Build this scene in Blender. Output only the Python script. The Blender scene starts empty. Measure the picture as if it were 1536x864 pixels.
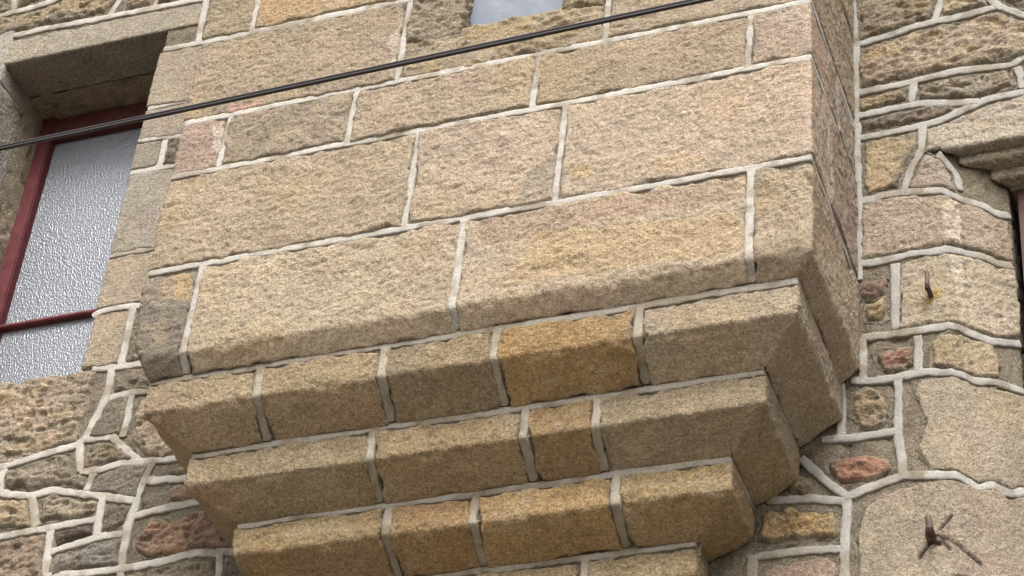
import bpy, math
import numpy as np

# ------------------------------------------------------------------ camera, world, sun, exposure
scene = bpy.context.scene
CAM = (0.96664, -3.89778, -3.75805)
YAW, PITCH, ROLL, FOCAL = -0.40756994, 0.69055863, 0.10469149, 3525.8
from mathutils import Matrix, Vector
f_ = Vector((math.sin(YAW)*math.cos(PITCH), math.cos(YAW)*math.cos(PITCH), math.sin(PITCH)))
r0_ = Vector((math.cos(YAW), -math.sin(YAW), 0)); u0_ = r0_.cross(f_)
r_ = math.cos(ROLL)*r0_ + math.sin(ROLL)*u0_; u_ = -math.sin(ROLL)*r0_ + math.cos(ROLL)*u0_
cam_data = bpy.data.cameras.new("camera"); cam = bpy.data.objects.new("camera", cam_data)
scene.collection.objects.link(cam)
cam.matrix_world = Matrix(((r_.x, u_.x, -f_.x, CAM[0]), (r_.y, u_.y, -f_.y, CAM[1]), (r_.z, u_.z, -f_.z, CAM[2]), (0, 0, 0, 1)))
cam_data.sensor_width = 36.0; cam_data.lens = FOCAL/1536*36.0; cam_data.clip_start = .05; cam_data.clip_end = 2000
scene.camera = cam

SUN_EL, SUN_AZ = math.radians(47), math.radians(166)      # azimuth measured clockwise from +Y (into the wall)
world = bpy.data.worlds.new("World"); scene.world = world; world.use_nodes = True
wn = world.node_tree; bg = wn.nodes["Background"]
sky = wn.nodes.new("ShaderNodeTexSky"); sky.sky_type = 'NISHITA'; sky.sun_disc = False
sky.sun_elevation = SUN_EL; sky.sun_rotation = SUN_AZ; sky.air_density = 1.0; sky.dust_density = 6.0; sky.ozone_density = .6
hs = wn.nodes.new("ShaderNodeHueSaturation"); hs.inputs["Saturation"].default_value = .35   # thin cloud: a nearly white sky
wn.links.new(sky.outputs[0], hs.inputs["Color"]); wn.links.new(hs.outputs[0], bg.inputs[0]); bg.inputs[1].default_value = .15
sd = bpy.data.lights.new("sun", 'SUN'); sd.energy = .9; sd.angle = math.radians(24); sd.color = (1, .985, .96)
sun = bpy.data.objects.new("sun", sd); scene.collection.objects.link(sun)
sdir = Vector((math.sin(SUN_AZ)*math.cos(SUN_EL), math.cos(SUN_AZ)*math.cos(SUN_EL), math.sin(SUN_EL)))
sun.rotation_euler = sdir.to_track_quat('Z', 'Y').to_euler(); sun.location = sdir*30
vs = scene.view_settings
scene.display_settings.display_device = 'sRGB'; vs.view_transform = 'Standard'; vs.look = 'None'; vs.gamma = 1; vs.use_curve_mapping = False
vs.exposure = 1.02
scene.cycles.max_bounces = 6; scene.cycles.diffuse_bounces = 4

# ------------------------------------------------------------------ survey of the front, in metres (bay corner = 0,0,0)
P = .455                      # depth of the house wall behind the bay front
XL = -1.72                    # left corner of the bay
JP = [(.221,.455),(.264,.494),(.320,.521),(.373,.572),(.373,.72)]    # moulded jamb in plan
LW = [('rock', (169, 152, 127), [(-2.56, 0.094), (-2.432, 0.1), (-2.305, 0.1), (-2.196, 0.108), (-2.133, 0.109), (-2.131, 0.007), (-2.134, -0.083), (-2.144, -0.131), (-2.246, -0.15), (-2.365, -0.17), (-2.486, -0.186)], 'broad tawny rock-faced stone under the left window', 'sill'), ('smooth', (162, 151, 132), [(-3.003, 1.575), (-2.802, 1.572), (-2.412, 1.571), (-2.072, 1.563), (-2.056, 1.391), (-2.171, 1.386), (-2.178, 1.471), (-2.779, 1.48), (-2.978, 1.483)], 'long smooth lintel stone over the left window', 'lintel'), ('smooth', (166, 152, 129), [(-2.166, 1.364), (-1.996, 1.36), (-1.98, 1.126), (-2.174, 1.138)], None, 'jambr'), ('smooth', (164, 151, 132), [(-2.174, 1.112), (-1.996, 1.113), (-1.987, 0.98), (-2.182, 1.008)], None, 'jambr'), ('smooth', (154, 144, 125), [(-2.182, 0.986), (-2.092, 0.973), (-2.092, 0.869), (-2.181, 0.871)], None, 'jambr'), ('rock', (127, 115, 96), [(-2.075, 0.974), (-1.97, 0.974), (-1.971, 0.857), (-2.075, 0.863)], None, None), ('smooth', (162, 152, 135), [(-2.179, 0.849), (-1.98, 0.849), (-1.97, 0.535), (-2.181, 0.547)], None, 'jambr'), ('smooth', (171, 154, 129), [(-2.183, 0.527), (-1.98, 0.519), (-1.976, 0.326), (-2.105, 0.339), (-2.164, 0.336), (-2.193, 0.315)], None, 'jambr'), ('smooth', (169, 152, 126), [(-2.163, 0.312), (-2.069, 0.311), (-2.063, 0.121), (-2.143, 0.124), (-2.196, 0.12), (-2.194, 0.291)], None, 'jambr'), ('rock', (142, 127, 102), [(-2.044, 0.308), (-1.953, 0.314), (-1.933, 0.109), (-2.042, 0.118)], None, None), ('rock', (140, 127, 107), [(-2.068, 0.094), (-1.929, 0.087), (-1.914, 0.009), (-2.061, 0.015)], None, None), ('dressed', (131, 121, 102), [(-2.062, -0.012), (-2.004, -0.004), (-2.006, -0.13), (-2.101, -0.123), (-2.081, -0.066)], None, None), ('rock', (175, 156, 131), [(-1.972, -0.024), (-1.91, -0.01), (-1.815, -0.138), (-1.763, -0.242), (-1.917, -0.226), (-1.972, -0.157)], None, None), ('rock', (142, 127, 103), [(-2.098, -0.152), (-2.026, -0.151), (-1.956, -0.219), (-2.046, -0.226), (-2.091, -0.223)], None, None), ('rock', (153, 141, 120), [(-2.339, -0.196), (-2.137, -0.161), (-2.114, -0.228), (-2.067, -0.255), (-2.078, -0.299), (-2.177, -0.271), (-2.245, -0.279), (-2.336, -0.252)], None, None), ('dressed', (131, 123, 108), [(-2.045, -0.257), (-1.974, -0.244), (-1.9, -0.25), (-1.915, -0.348), (-2.053, -0.311)], None, None), ('rock', (174, 152, 120), [(-2.467, -0.255), (-2.336, -0.285), (-2.247, -0.307), (-2.211, -0.396), (-2.307, -0.398), (-2.428, -0.404)], None, None), ('rock', (173, 158, 133), [(-2.207, -0.311), (-2.166, -0.3), (-2.025, -0.348), (-2.028, -0.39), (-2.185, -0.389)], None, None), ('rock', (120, 105, 89), [(-2.001, -0.362), (-1.922, -0.372), (-1.928, -0.43), (-1.996, -0.449)], None, None), ('rock', (107, 94, 82), [(-2.135, -0.432), (-2.021, -0.414), (-2.019, -0.449), (-2.12, -0.478)], None, None), ('rock', (153, 138, 119), [(-2.42, -0.435), (-2.3, -0.429), (-2.162, -0.428), (-2.14, -0.594), (-2.381, -0.582)], None, None), ('rock', (132, 127, 119), [(-2.112, -0.504), (-1.992, -0.474), (-1.928, -0.475), (-1.926, -0.559), (-2.074, -0.559), (-2.119, -0.569)], 'dark grey glassy speckled stone low on the left', None), ('rock', (180, 156, 124), [(-1.838, -0.277), (-1.771, -0.271), (-1.735, -0.306), (-1.83, -0.295)], None, None), ('dressed', (156, 129, 112), [(-1.818, -0.348), (-1.803, -0.336), (-1.749, -0.338), (-1.723, -0.376), (-1.807, -0.377)], None, None), ('rock', (167, 135, 113), [(-1.883, -0.523), (-1.888, -0.483), (-1.863, -0.46), (-1.856, -0.43), (-1.803, -0.434), (-1.784, -0.445), (-1.74, -0.425), (-1.7, -0.417), (-1.631, -0.487), (-1.594, -0.534), (-1.597, -0.552), (-1.702, -0.539), (-1.75, -0.546), (-1.838, -0.539)], 'pinkish flaky stone beside the lowest corbel course', None), ('rock', (153, 140, 115), [(-1.89, -0.592), (-1.787, -0.585), (-1.705, -0.572), (-1.64, -0.582), (-1.624, -0.694), (-1.876, -0.66)], None, None), ('rock', (139, 130, 116), [(-1.616, -0.583), (-1.546, -0.581), (-1.506, -0.71), (-1.605, -0.697)], None, None), ('rock', (143, 131, 113), [(-2.989, 1.713), (-2.799, 1.727), (-2.853, 1.926), (-3.062, 1.986)], None, None), ('rock', (171, 154, 124), [(-2.777, 1.74), (-2.825, 1.918), (-2.612, 1.921), (-2.643, 1.753)], None, None), ('rock', (167, 148, 117), [(-2.978, 1.672), (-2.833, 1.696), (-2.697, 1.699), (-2.603, 1.72), (-2.509, 1.795), (-2.384, 1.759), (-2.394, 1.668), (-2.423, 1.614), (-2.642, 1.625), (-2.814, 1.618), (-2.962, 1.611)], None, None), ('rock', (180, 155, 130), [(-2.37, 1.693), (-2.358, 1.612), (-2.263, 1.613), (-2.264, 1.741), (-2.367, 1.77)], None, None), ('rock', (163, 146, 121), [(-2.233, 1.716), (-2.236, 1.608), (-2.074, 1.603), (-2.061, 1.698)], None, None)]
LR = [[(-2.987, 1.706), (-2.839, 1.719), (-2.711, 1.725), (-2.636, 1.736), (-2.558, 1.793)], [(-2.836, 1.921), (-2.788, 1.734)], [(-3.008, 1.592), (-2.808, 1.595), (-2.64, 1.605), (-2.417, 1.594), (-2.251, 1.591), (-2.054, 1.582)], [(-2.396, 1.795), (-2.384, 1.665), (-2.41, 1.595)], [(-2.25, 1.752), (-2.234, 1.623), (-2.248, 1.6)], [(-2.062, 1.636), (-2.052, 1.381)], [(-2.172, 1.38), (-2.04, 1.377), (-1.975, 1.372)], [(-2.174, 1.127), (-2.048, 1.129), (-1.999, 1.128)], [(-2.18, 0.997), (-2.041, 0.982), (-1.972, 0.982)], [(-2.086, 0.974), (-2.087, 0.866)], [(-2.179, 0.86), (-2.039, 0.86), (-1.95, 0.86)], [(-2.179, 0.539), (-2.041, 0.537), (-1.97, 0.532)], [(-2.186, 0.314), (-2.16, 0.328), (-2.101, 0.329), (-1.964, 0.319)], [(-2.059, 0.321), (-2.056, 0.118)], [(-2.144, 0.12), (-2.077, 0.11), (-1.922, 0.105)], [(-2.082, 0.104), (-2.076, 0.008), (-2.112, -0.127), (-2.132, -0.146)], [(-2.067, 0.002), (-1.993, 0.01), (-1.903, 0.005)], [(-1.997, 0.001), (-1.996, -0.143)], [(-2.118, -0.129), (-2.026, -0.133), (-1.988, -0.179), (-1.93, -0.23)], [(-2.128, -0.147), (-2.102, -0.235)], [(-2.482, -0.2), (-2.362, -0.182), (-2.225, -0.157), (-2.132, -0.146)], [(-2.35, -0.188), (-2.35, -0.243), (-2.34, -0.269)], [(-2.102, -0.235), (-2.051, -0.241), (-1.978, -0.229), (-1.892, -0.238), (-1.757, -0.243)], [(-2.061, -0.25), (-2.069, -0.305)], [(-2.473, -0.233), (-2.34, -0.269), (-2.242, -0.295), (-2.173, -0.284), (-2.061, -0.319), (-1.919, -0.358)], [(-1.891, -0.247), (-1.907, -0.341), (-1.919, -0.441), (-1.907, -0.594), (-1.899, -0.657)], [(-2.237, -0.298), (-2.198, -0.4)], [(-2.423, -0.422), (-2.303, -0.416), (-2.166, -0.411), (-2.023, -0.403), (-2.016, -0.4)], [(-2.016, -0.334), (-2.007, -0.457)], [(-2.151, -0.421), (-2.136, -0.562), (-2.125, -0.626)], [(-2.134, -0.489), (-1.997, -0.461), (-1.925, -0.461)], [(-2.127, -0.567), (-2.08, -0.568), (-1.911, -0.573), (-1.795, -0.566), (-1.712, -0.553), (-1.557, -0.568)], [(-1.892, -0.301), (-1.733, -0.317)], [(-1.909, -0.41), (-1.82, -0.398), (-1.673, -0.386)], [(-1.631, -0.567), (-1.616, -0.695)]]
RWp = [('rock', (153, 137, 114), [(0.024, 1.045), (0.232, 1.012), (0.211, 0.872), (0.157, 0.867), (0.094, 0.853), (0.025, 0.841)], None, None), ('rock', (175, 161, 133), [(0.26, 0.978), (0.314, 0.989), (0.362, 0.949), (0.362, 0.877), (0.3, 0.871), (0.243, 0.866)], None, None), ('rock', (175, 156, 131), [(0.021, 0.799), (0.102, 0.813), (0.219, 0.832), (0.307, 0.833), (0.396, 0.842), (0.462, 0.791), (0.529, 0.75), (0.507, 0.682), (0.42, 0.654), (0.271, 0.671), (0.161, 0.665), (0.099, 0.661), (0.021, 0.654)], 'long layered tawny stone high on the right wall', None), ('rock', (153, 138, 121), [(0.413, 0.934), (0.574, 0.914), (0.565, 0.778), (0.473, 0.831), (0.412, 0.878)], None, None), ('rock', (167, 147, 112), [(0.02, 0.613), (0.098, 0.622), (0.144, 0.628), (0.138, 0.59), (0.097, 0.581), (0.021, 0.573)], None, None), ('rock', (153, 140, 121), [(0.172, 0.625), (0.27, 0.637), (0.407, 0.626), (0.42, 0.562), (0.347, 0.555), (0.321, 0.547), (0.266, 0.556), (0.172, 0.579)], None, None), ('rock', (158, 144, 122), [(0.439, 0.62), (0.555, 0.633), (0.549, 0.546), (0.452, 0.549)], None, None), ('rock', (133, 121, 104), [(0.019, 0.531), (0.096, 0.545), (0.175, 0.545), (0.269, 0.524), (0.279, 0.524), (0.216, 0.499), (0.147, 0.497), (0.02, 0.495)], None, None), ('dressed', (176, 154, 118), [(0.025, 0.458), (0.138, 0.464), (0.162, 0.465), (0.155, 0.401), (0.128, 0.345), (0.109, 0.285), (0.096, 0.282), (0.026, 0.273)], None, None), ('rock', (147, 118, 103), [(0.01, -0.01), (0.079, -0.009), (0.076, -0.058), (0.042, -0.07), (0.012, -0.057)], 'small broken red stone chip beside the bay foot', None), ('rock', (172, 151, 120), [(0.022, -0.08), (0.047, -0.071), (0.073, -0.067), (0.073, -0.136), (0.053, -0.145), (0.021, -0.132)], None, None), ('rock', (167, 123, 103), [(0.047, -0.234), (0.087, -0.227), (0.127, -0.241), (0.134, -0.284), (0.109, -0.304), (0.07, -0.292), (0.051, -0.269)], 'small red stone set in grey mortar', None), ('rock', (160, 141, 109), [(-0.017, -0.342), (0.029, -0.343), (0.073, -0.386), (0.073, -0.421), (0.063, -0.458), (0.007, -0.456), (-0.017, -0.409)], None, None), ('rock', (175, 129, 104), [(-0.081, -0.537), (-0.037, -0.527), (0.017, -0.529), (0.075, -0.546), (0.084, -0.572), (0.065, -0.595), (0.011, -0.603), (-0.033, -0.609), (-0.059, -0.582)], 'orange red stone in the gap beside the corbels', None), ('rock', (151, 132, 96), [(-0.168, -0.599), (-0.141, -0.567), (-0.114, -0.576), (-0.108, -0.605), (-0.131, -0.618), (-0.168, -0.61)], None, None), ('rock', (176, 150, 104), [(-0.236, -0.722), (-0.221, -0.658), (-0.161, -0.65), (-0.114, -0.672), (-0.061, -0.675), (-0.049, -0.71), (-0.056, -0.743), (-0.137, -0.748), (-0.21, -0.748)], None, None), ('dressed', (167, 139, 120), [(-0.222, -0.818), (-0.19, -0.801), (-0.137, -0.798), (-0.073, -0.795), (-0.053, -0.817), (-0.054, -0.907), (-0.231, -0.883)], None, None)]
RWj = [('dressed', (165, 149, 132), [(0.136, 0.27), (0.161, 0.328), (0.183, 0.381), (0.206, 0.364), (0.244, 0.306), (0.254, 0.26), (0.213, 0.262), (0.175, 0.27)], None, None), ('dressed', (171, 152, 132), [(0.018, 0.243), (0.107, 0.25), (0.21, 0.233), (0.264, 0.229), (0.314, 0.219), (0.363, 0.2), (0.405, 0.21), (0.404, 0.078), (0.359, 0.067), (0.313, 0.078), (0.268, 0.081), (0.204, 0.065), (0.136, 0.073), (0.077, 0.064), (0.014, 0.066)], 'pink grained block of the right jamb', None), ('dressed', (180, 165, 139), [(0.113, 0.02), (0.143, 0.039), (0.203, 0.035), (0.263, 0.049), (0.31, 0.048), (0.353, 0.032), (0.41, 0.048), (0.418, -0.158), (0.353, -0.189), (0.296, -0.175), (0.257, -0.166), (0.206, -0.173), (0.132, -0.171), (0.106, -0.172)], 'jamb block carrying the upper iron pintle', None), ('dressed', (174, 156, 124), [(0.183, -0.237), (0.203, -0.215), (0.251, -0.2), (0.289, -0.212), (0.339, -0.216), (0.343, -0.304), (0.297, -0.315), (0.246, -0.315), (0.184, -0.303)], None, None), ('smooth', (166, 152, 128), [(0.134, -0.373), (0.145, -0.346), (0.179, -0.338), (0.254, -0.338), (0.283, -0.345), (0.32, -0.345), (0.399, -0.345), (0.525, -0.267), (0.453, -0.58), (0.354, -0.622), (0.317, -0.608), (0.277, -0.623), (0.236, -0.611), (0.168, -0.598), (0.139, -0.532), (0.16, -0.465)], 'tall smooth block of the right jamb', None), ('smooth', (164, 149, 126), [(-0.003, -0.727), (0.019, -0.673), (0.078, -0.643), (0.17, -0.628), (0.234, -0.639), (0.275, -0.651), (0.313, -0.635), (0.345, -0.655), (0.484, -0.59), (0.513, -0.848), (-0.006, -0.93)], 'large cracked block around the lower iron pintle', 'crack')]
RR = [[(0.006, 1.076), (0.002, 0.998), (0.007, 0.833)], [(0.009, 0.84), (0.005, 0.532)], [(0.01, 0.819), (0.099, 0.834), (0.161, 0.85), (0.22, 0.852), (0.308, 0.853), (0.385, 0.865)], [(0.254, 1.006), (0.244, 0.93), (0.223, 0.856)], [(0.366, 0.961), (0.375, 0.893), (0.392, 0.866), (0.457, 0.812), (0.563, 0.753)], [(0.008, 0.638), (0.095, 0.643), (0.16, 0.646), (0.27, 0.654), (0.419, 0.639), (0.448, 0.664), (0.558, 0.681)], [(0.428, 0.63), (0.442, 0.55)], [(0.16, 0.646), (0.153, 0.572)], [(0.014, 0.554), (0.105, 0.562), (0.175, 0.562), (0.266, 0.539), (0.324, 0.532)], [(0.013, 0.477), (0.15, 0.48), (0.219, 0.484), (0.289, 0.514), (0.351, 0.534), (0.441, 0.536), (0.549, 0.546)], [(0.178, 0.478), (0.173, 0.392), (0.146, 0.339), (0.121, 0.262)], [(0.008, 0.531), (0.007, 0.29), (0.007, 0.042), (0.008, -0.001)]]
RRj = [[(0.012, 0.255), (0.104, 0.264), (0.178, 0.254), (0.211, 0.247), (0.259, 0.242), (0.311, 0.234), (0.364, 0.216), (0.41, 0.225)], [(0.012, 0.047), (0.082, 0.048), (0.138, 0.058), (0.204, 0.05), (0.264, 0.064), (0.31, 0.063), (0.354, 0.048), (0.403, 0.06)], [(0.098, 0.034), (0.092, -0.175)], [(0.014, -0.185), (0.132, -0.187), (0.205, -0.187), (0.252, -0.182), (0.292, -0.192), (0.335, -0.205), (0.41, -0.18)], [(0.015, -0.185), (0.013, -0.312)], [(0.146, -0.202), (0.146, -0.31)], [(-0.014, -0.309), (0.026, -0.318), (0.092, -0.318), (0.149, -0.313), (0.211, -0.328), (0.255, -0.323), (0.279, -0.33), (0.317, -0.328), (0.409, -0.327)], [(0.098, -0.325), (0.092, -0.49), (0.102, -0.603)], [(-0.04, -0.313), (-0.043, -0.467)], [(-0.087, -0.471), (0.002, -0.477), (0.088, -0.474)], [(-0.14, -0.516), (-0.087, -0.58), (-0.033, -0.637)], [(-0.033, -0.642), (0.043, -0.619), (0.106, -0.601), (0.17, -0.613), (0.235, -0.624), (0.276, -0.638), (0.314, -0.622), (0.345, -0.642), (0.48, -0.578)], [(-0.218, -0.625), (-0.196, -0.626), (-0.109, -0.634), (-0.033, -0.652)], [(-0.03, -0.652), (-0.038, -0.854), (-0.04, -0.917)], [(-0.24, -0.774), (-0.216, -0.774), (-0.136, -0.773), (-0.042, -0.781)], [(-0.251, -0.769), (-0.25, -0.889)], [(0.212, 0.374), (0.248, 0.34), (0.27, 0.312), (0.273, 0.269)]]
BAY = {'c4': [-1.568, -0.862, -0.143], 'r3': [-1.019, -0.626], 'r2': [-1.582, -1.216, -0.711, -0.154], 'r1': [-1.101, -0.531], 'r0': [-1.573], 'A': [-1.37, -1.045, -0.762, -0.414], 'B': [-1.096, -0.712, -0.54], 'Cc': [-1.078, -0.86, -0.515], 'A2': [-1.376, -1.057, -0.749, -0.419]}
PF = [((186, 168, 136), 0.6, [(-0.799, 0.377), (-0.728, 0.523), (-0.712, 0.364), (-0.765, 0.364)]), ((192, 170, 132), 0.75, [(-0.606, 0.112), (-0.546, 0.102), (-0.535, 0.069), (-0.565, 0.054), (-0.6, 0.08)]), ((195, 172, 138), 0.7, [(-0.394, 0.084), (-0.336, 0.096), (-0.256, 0.062), (-0.268, 0.033), (-0.375, 0.032)]), ((152, 144, 126), 0.7, [(-0.709, 0.109), (-0.63, 0.157), (-0.637, 0.027), (-0.719, 0.028)]), ((196, 172, 138), 0.7, [(-0.799, 0.046), (-0.706, 0.073), (-0.729, 0.041), (-0.789, 0.031)]), ((200, 190, 175), 0.55, [(-1.142, 0.695), (-1.115, 0.738), (-1.096, 0.553), (-1.123, 0.59)]), ((158, 145, 122), 0.7, [(-1.649, 0.905), (-1.424, 0.827), (-1.149, 0.83), (-1.135, 0.795), (-1.456, 0.779), (-1.624, 0.819)]), ((185, 165, 140), 0.6, [(-0.524, 0.524), (-0.369, 0.512), (-0.351, 0.483), (-0.49, 0.484)]), ((190, 178, 158), 0.5, [(-0.086, 0.501), (-0.027, 0.504), (-0.036, 0.468), (-0.078, 0.47)]), ((128, 119, 104), 0.75, [(-1.897, -0.095), (-1.71, -0.099), (-1.643, -0.136), (-1.626, -0.109), (-1.581, -0.14), (-1.527, -0.436), (-1.833, -0.382)]), ((176, 150, 128), 0.6, [(-1.678, -0.002), (-1.601, -0.012), (-1.584, -0.113), (-1.669, -0.096)]), ((190, 165, 120), 0.6, [(-1.644, -0.014), (-1.592, -0.014), (-1.576, -0.115), (-1.62, -0.111)]), ((205, 160, 150), 0.5, [(-1.589, 0.559), (-1.491, 0.56), (-1.492, 0.53), (-1.581, 0.528)]), ((168, 142, 125), 0.55, [(-0.819, -0.015), (-0.185, -0.029), (-0.176, -0.094), (-0.592, -0.096), (-0.811, -0.102)]), ((190, 160, 108), 0.35, [(-0.676, -0.088), (-0.167, -0.137), (-0.165, -0.259), (-0.73, -0.243)]), ((205, 195, 180), 0.5, [(-1.631, 0.496), (-1.598, 0.5), (-1.578, 0.35), (-1.596, 0.347)]), ((95, 80, 50), 0.7, [(-0.018, -0.05), (-0.007, -0.049), (0.009, -0.094), (-0.001, -0.1)])]
PJ = [((205, 192, 170), 0.8, [(0.22, 0.224), (0.266, 0.23), (0.268, -0.147), (0.255, -0.152), (0.222, 0.058)]), ((170, 140, 60), 0.7, [(0.161, -0.106), (0.185, -0.079), (0.212, -0.079), (0.207, -0.096), (0.187, -0.111), (0.164, -0.121)])]
CR = [[(0.17, -0.782), (0.201, -0.795), (0.231, -0.825), (0.272, -0.846)], [(0.164, -0.792), (0.145, -0.817), (0.133, -0.833)], [(0.182, -0.794), (0.2, -0.82)], [(0.18, -0.766), (0.208, -0.734)]]
TKL = [(-3.06, 1.979), (-1.993, 1.672), (-1.963, 1.369), (-1.951, 0.498), (-1.95, 0.277), (-1.911, 0.059), (-1.748, -0.258), (-1.517, -0.611), (-1.501, -0.711), (-2.378, -0.592)]
TKR = [(-0.001, 1.079), (0.574, 0.914), (0.443, -0.99), (-0.253, -0.897), (-0.264, -0.707), (-0.219, -0.565), (-0.04, -0.362), (-0.0, -0.249)]
GROUND = -5.36

# ------------------------------------------------------------------ noise
rs = np.random.RandomState(7)
_perm = rs.permutation(256); _perm = np.concatenate([_perm]*3)
_grad = rs.normal(size=(256, 3)); _grad /= np.linalg.norm(_grad, axis=1)[:, None]
def perlin(p):
    pi = np.floor(p).astype(int); pf = p - pi; pi &= 255
    w = pf*pf*pf*(pf*(pf*6-15)+10); out = 0
    for dx in (0, 1):
        wx = w[..., 0] if dx else 1-w[..., 0]
        for dy in (0, 1):
            wy = w[..., 1] if dy else 1-w[..., 1]
            for dz in (0, 1):
                wz = w[..., 2] if dz else 1-w[..., 2]
                g = _grad[_perm[_perm[_perm[(pi[..., 0]+dx) & 255]+((pi[..., 1]+dy) & 255)]+((pi[..., 2]+dz) & 255)]]
                out = out + wx*wy*wz*((pf - np.array([dx, dy, dz]))*g).sum(-1)
    return out*1.5
def fbm(p, octaves=3, gain=.5):
    a, s, o = 1., 0, 0
    for k in range(octaves):
        s = s + a*perlin(p*(2.03**k)+17.3*k); a *= gain
    return s
def lin(c):
    c = np.asarray(c, float)/255
    return np.where(c <= .04045, c/12.92, ((c+.055)/1.055)**2.4)
def sstep(a, b, x):
    t = np.clip((x-a)/(b-a), 0, 1); return t*t*(3-2*t)

def sdf(U, S, poly):
    """signed distance to a closed outline, positive inside"""
    p = np.asarray(poly, float); q = np.roll(p, -1, 0)
    d2 = np.full(U.shape, 1e9); inside = np.zeros(U.shape, bool)
    for (ax, ay), (bx, by) in zip(p, q):
        ex, ey = bx-ax, by-ay; L = ex*ex+ey*ey+1e-12
        t = np.clip(((U-ax)*ex+(S-ay)*ey)/L, 0, 1)
        d2 = np.minimum(d2, (U-ax-t*ex)**2+(S-ay-t*ey)**2)
        if ay != by:
            c = ((ay > S) != (by > S)) & (U < (bx-ax)*(S-ay)/(by-ay)+ax); inside ^= c
    d = np.sqrt(d2); return np.where(inside, d, -d)
def dline(U, S, line):
    p = np.asarray(line, float); d2 = np.full(U.shape, 1e9)
    for (ax, ay), (bx, by) in zip(p[:-1], p[1:]):
        ex, ey = bx-ax, by-ay; L = ex*ex+ey*ey+1e-12
        t = np.clip(((U-ax)*ex+(S-ay)*ey)/L, 0, 1)
        d2 = np.minimum(d2, (U-ax-t*ex)**2+(S-ay-t*ey)**2)
    return np.sqrt(d2)

# ------------------------------------------------------------------ surfaces: (u, s) on the masonry -> point in space
def m_wall(U, S): return np.stack([U, U*0+P, S], -1)
def sweep_profile(pts, start):
    """polyline pts (a, b); parameter runs from start along it; returns function(t) -> a, b"""
    pts = np.asarray(pts, float); L = np.concatenate([[0], np.cumsum(np.hypot(*np.diff(pts, axis=0).T))])
    def f(t):
        t = t-start; a = np.interp(t, L, pts[:, 0]); b = np.interp(t, L, pts[:, 1])
        d0 = (pts[1]-pts[0])/L[1]; d1 = (pts[-1]-pts[-2])/(L[-1]-L[-2])
        lo = np.minimum(t, 0); hi = np.maximum(t-L[-1], 0)
        return a+lo*d0[0]+hi*d1[0], b+lo*d0[1]+hi*d1[1]
    return f
_jp = sweep_profile(JP, .221)
def m_jamb(U, S):
    x, y = _jp(U)
    return np.stack([np.where(U < .221, U, x), np.where(U < .221, P, y), S], -1)
def m_fold_h(z0):                                   # face that turns into the wall below height z0 (a lintel)
    return lambda U, S: np.stack([U, P+np.maximum(z0-S, 0), np.maximum(S, z0)], -1)
def m_fold_x(x0, sign, y0=P):                           # face that turns into the wall beyond x0 (a jamb)
    def f(U, S):
        d = np.maximum(sign*(U-x0), 0); return np.stack([U-sign*d, y0+d, S], -1)
    return f
def m_fold_up(z0, y0=P):                                 # face that turns into the wall above z0 (a sill)
    return lambda U, S: np.stack([U, y0+np.maximum(S-z0, 0), np.minimum(S, z0)], -1)
ZL = .385
_lp = sweep_profile([(.455, 0), (.489, -.001), (.490, -.026), (.531, -.027), (.532, -.058), (.70, -.06)], 0)
def m_lintel(U, S):                                 # stepped moulding under the right lintel
    y, z = _lp(ZL-S); below = S < ZL
    xj = np.interp(y, [p[1] for p in JP], [p[0] for p in JP])
    X = U+np.where(below, (xj-.221)*np.clip(1-(U-.221)/.4, 0, 1), 0)
    return np.stack([X, np.where(below, y, P), np.where(below, ZL+z, S)], -1)
def m_bay(off, zprof, wr=.11, wl=.11, left=None, xl=None):
    """three-sided course. zprof = [(inset, z)...] downwards; S is z at the top and z minus arc length lower down"""
    o0 = np.asarray(zprof, float); f = sweep_profile(o0, 0); L = P-off; xr = -off; xl = XL+off if xl is None else xl; ztop = o0[0][1]
    def m(U, S):
        o, z = f(ztop-S)
        rr = np.clip((U-(xr-wr))/wr, 0, 1); rl = np.clip(((xl+wl)-U)/wl, 0, 1)
        v = np.maximum(U-xr, 0); vl = np.maximum(xl-U, 0)
        ol = o if left is None else np.interp(z, left[0], left[1])
        x = np.clip(U, xl, xr)-o*rr+ol*rl
        y = off+np.where(v > 0, o*(1-v/L)+v, np.where(vl > 0, o*(1-vl/L)+vl, o))
        return np.stack([x, y, z], -1)
    return m

def base_grid(m, U, S, smooth):
    B = m(U, S)
    for _ in range(smooth):
        C = np.pad(B, ((1, 1), (1, 1), (0, 0)), mode='reflect', reflect_type='odd')
        B = (C[1:-1, 1:-1]*2+C[:-2, 1:-1]+C[2:, 1:-1]+C[1:-1, :-2]+C[1:-1, 2:])/6
    du = np.gradient(B, axis=1); ds = np.gradient(B, axis=0)
    n = np.cross(du, ds); n /= np.linalg.norm(n, axis=-1)[..., None]+1e-9
    return B, n

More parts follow.
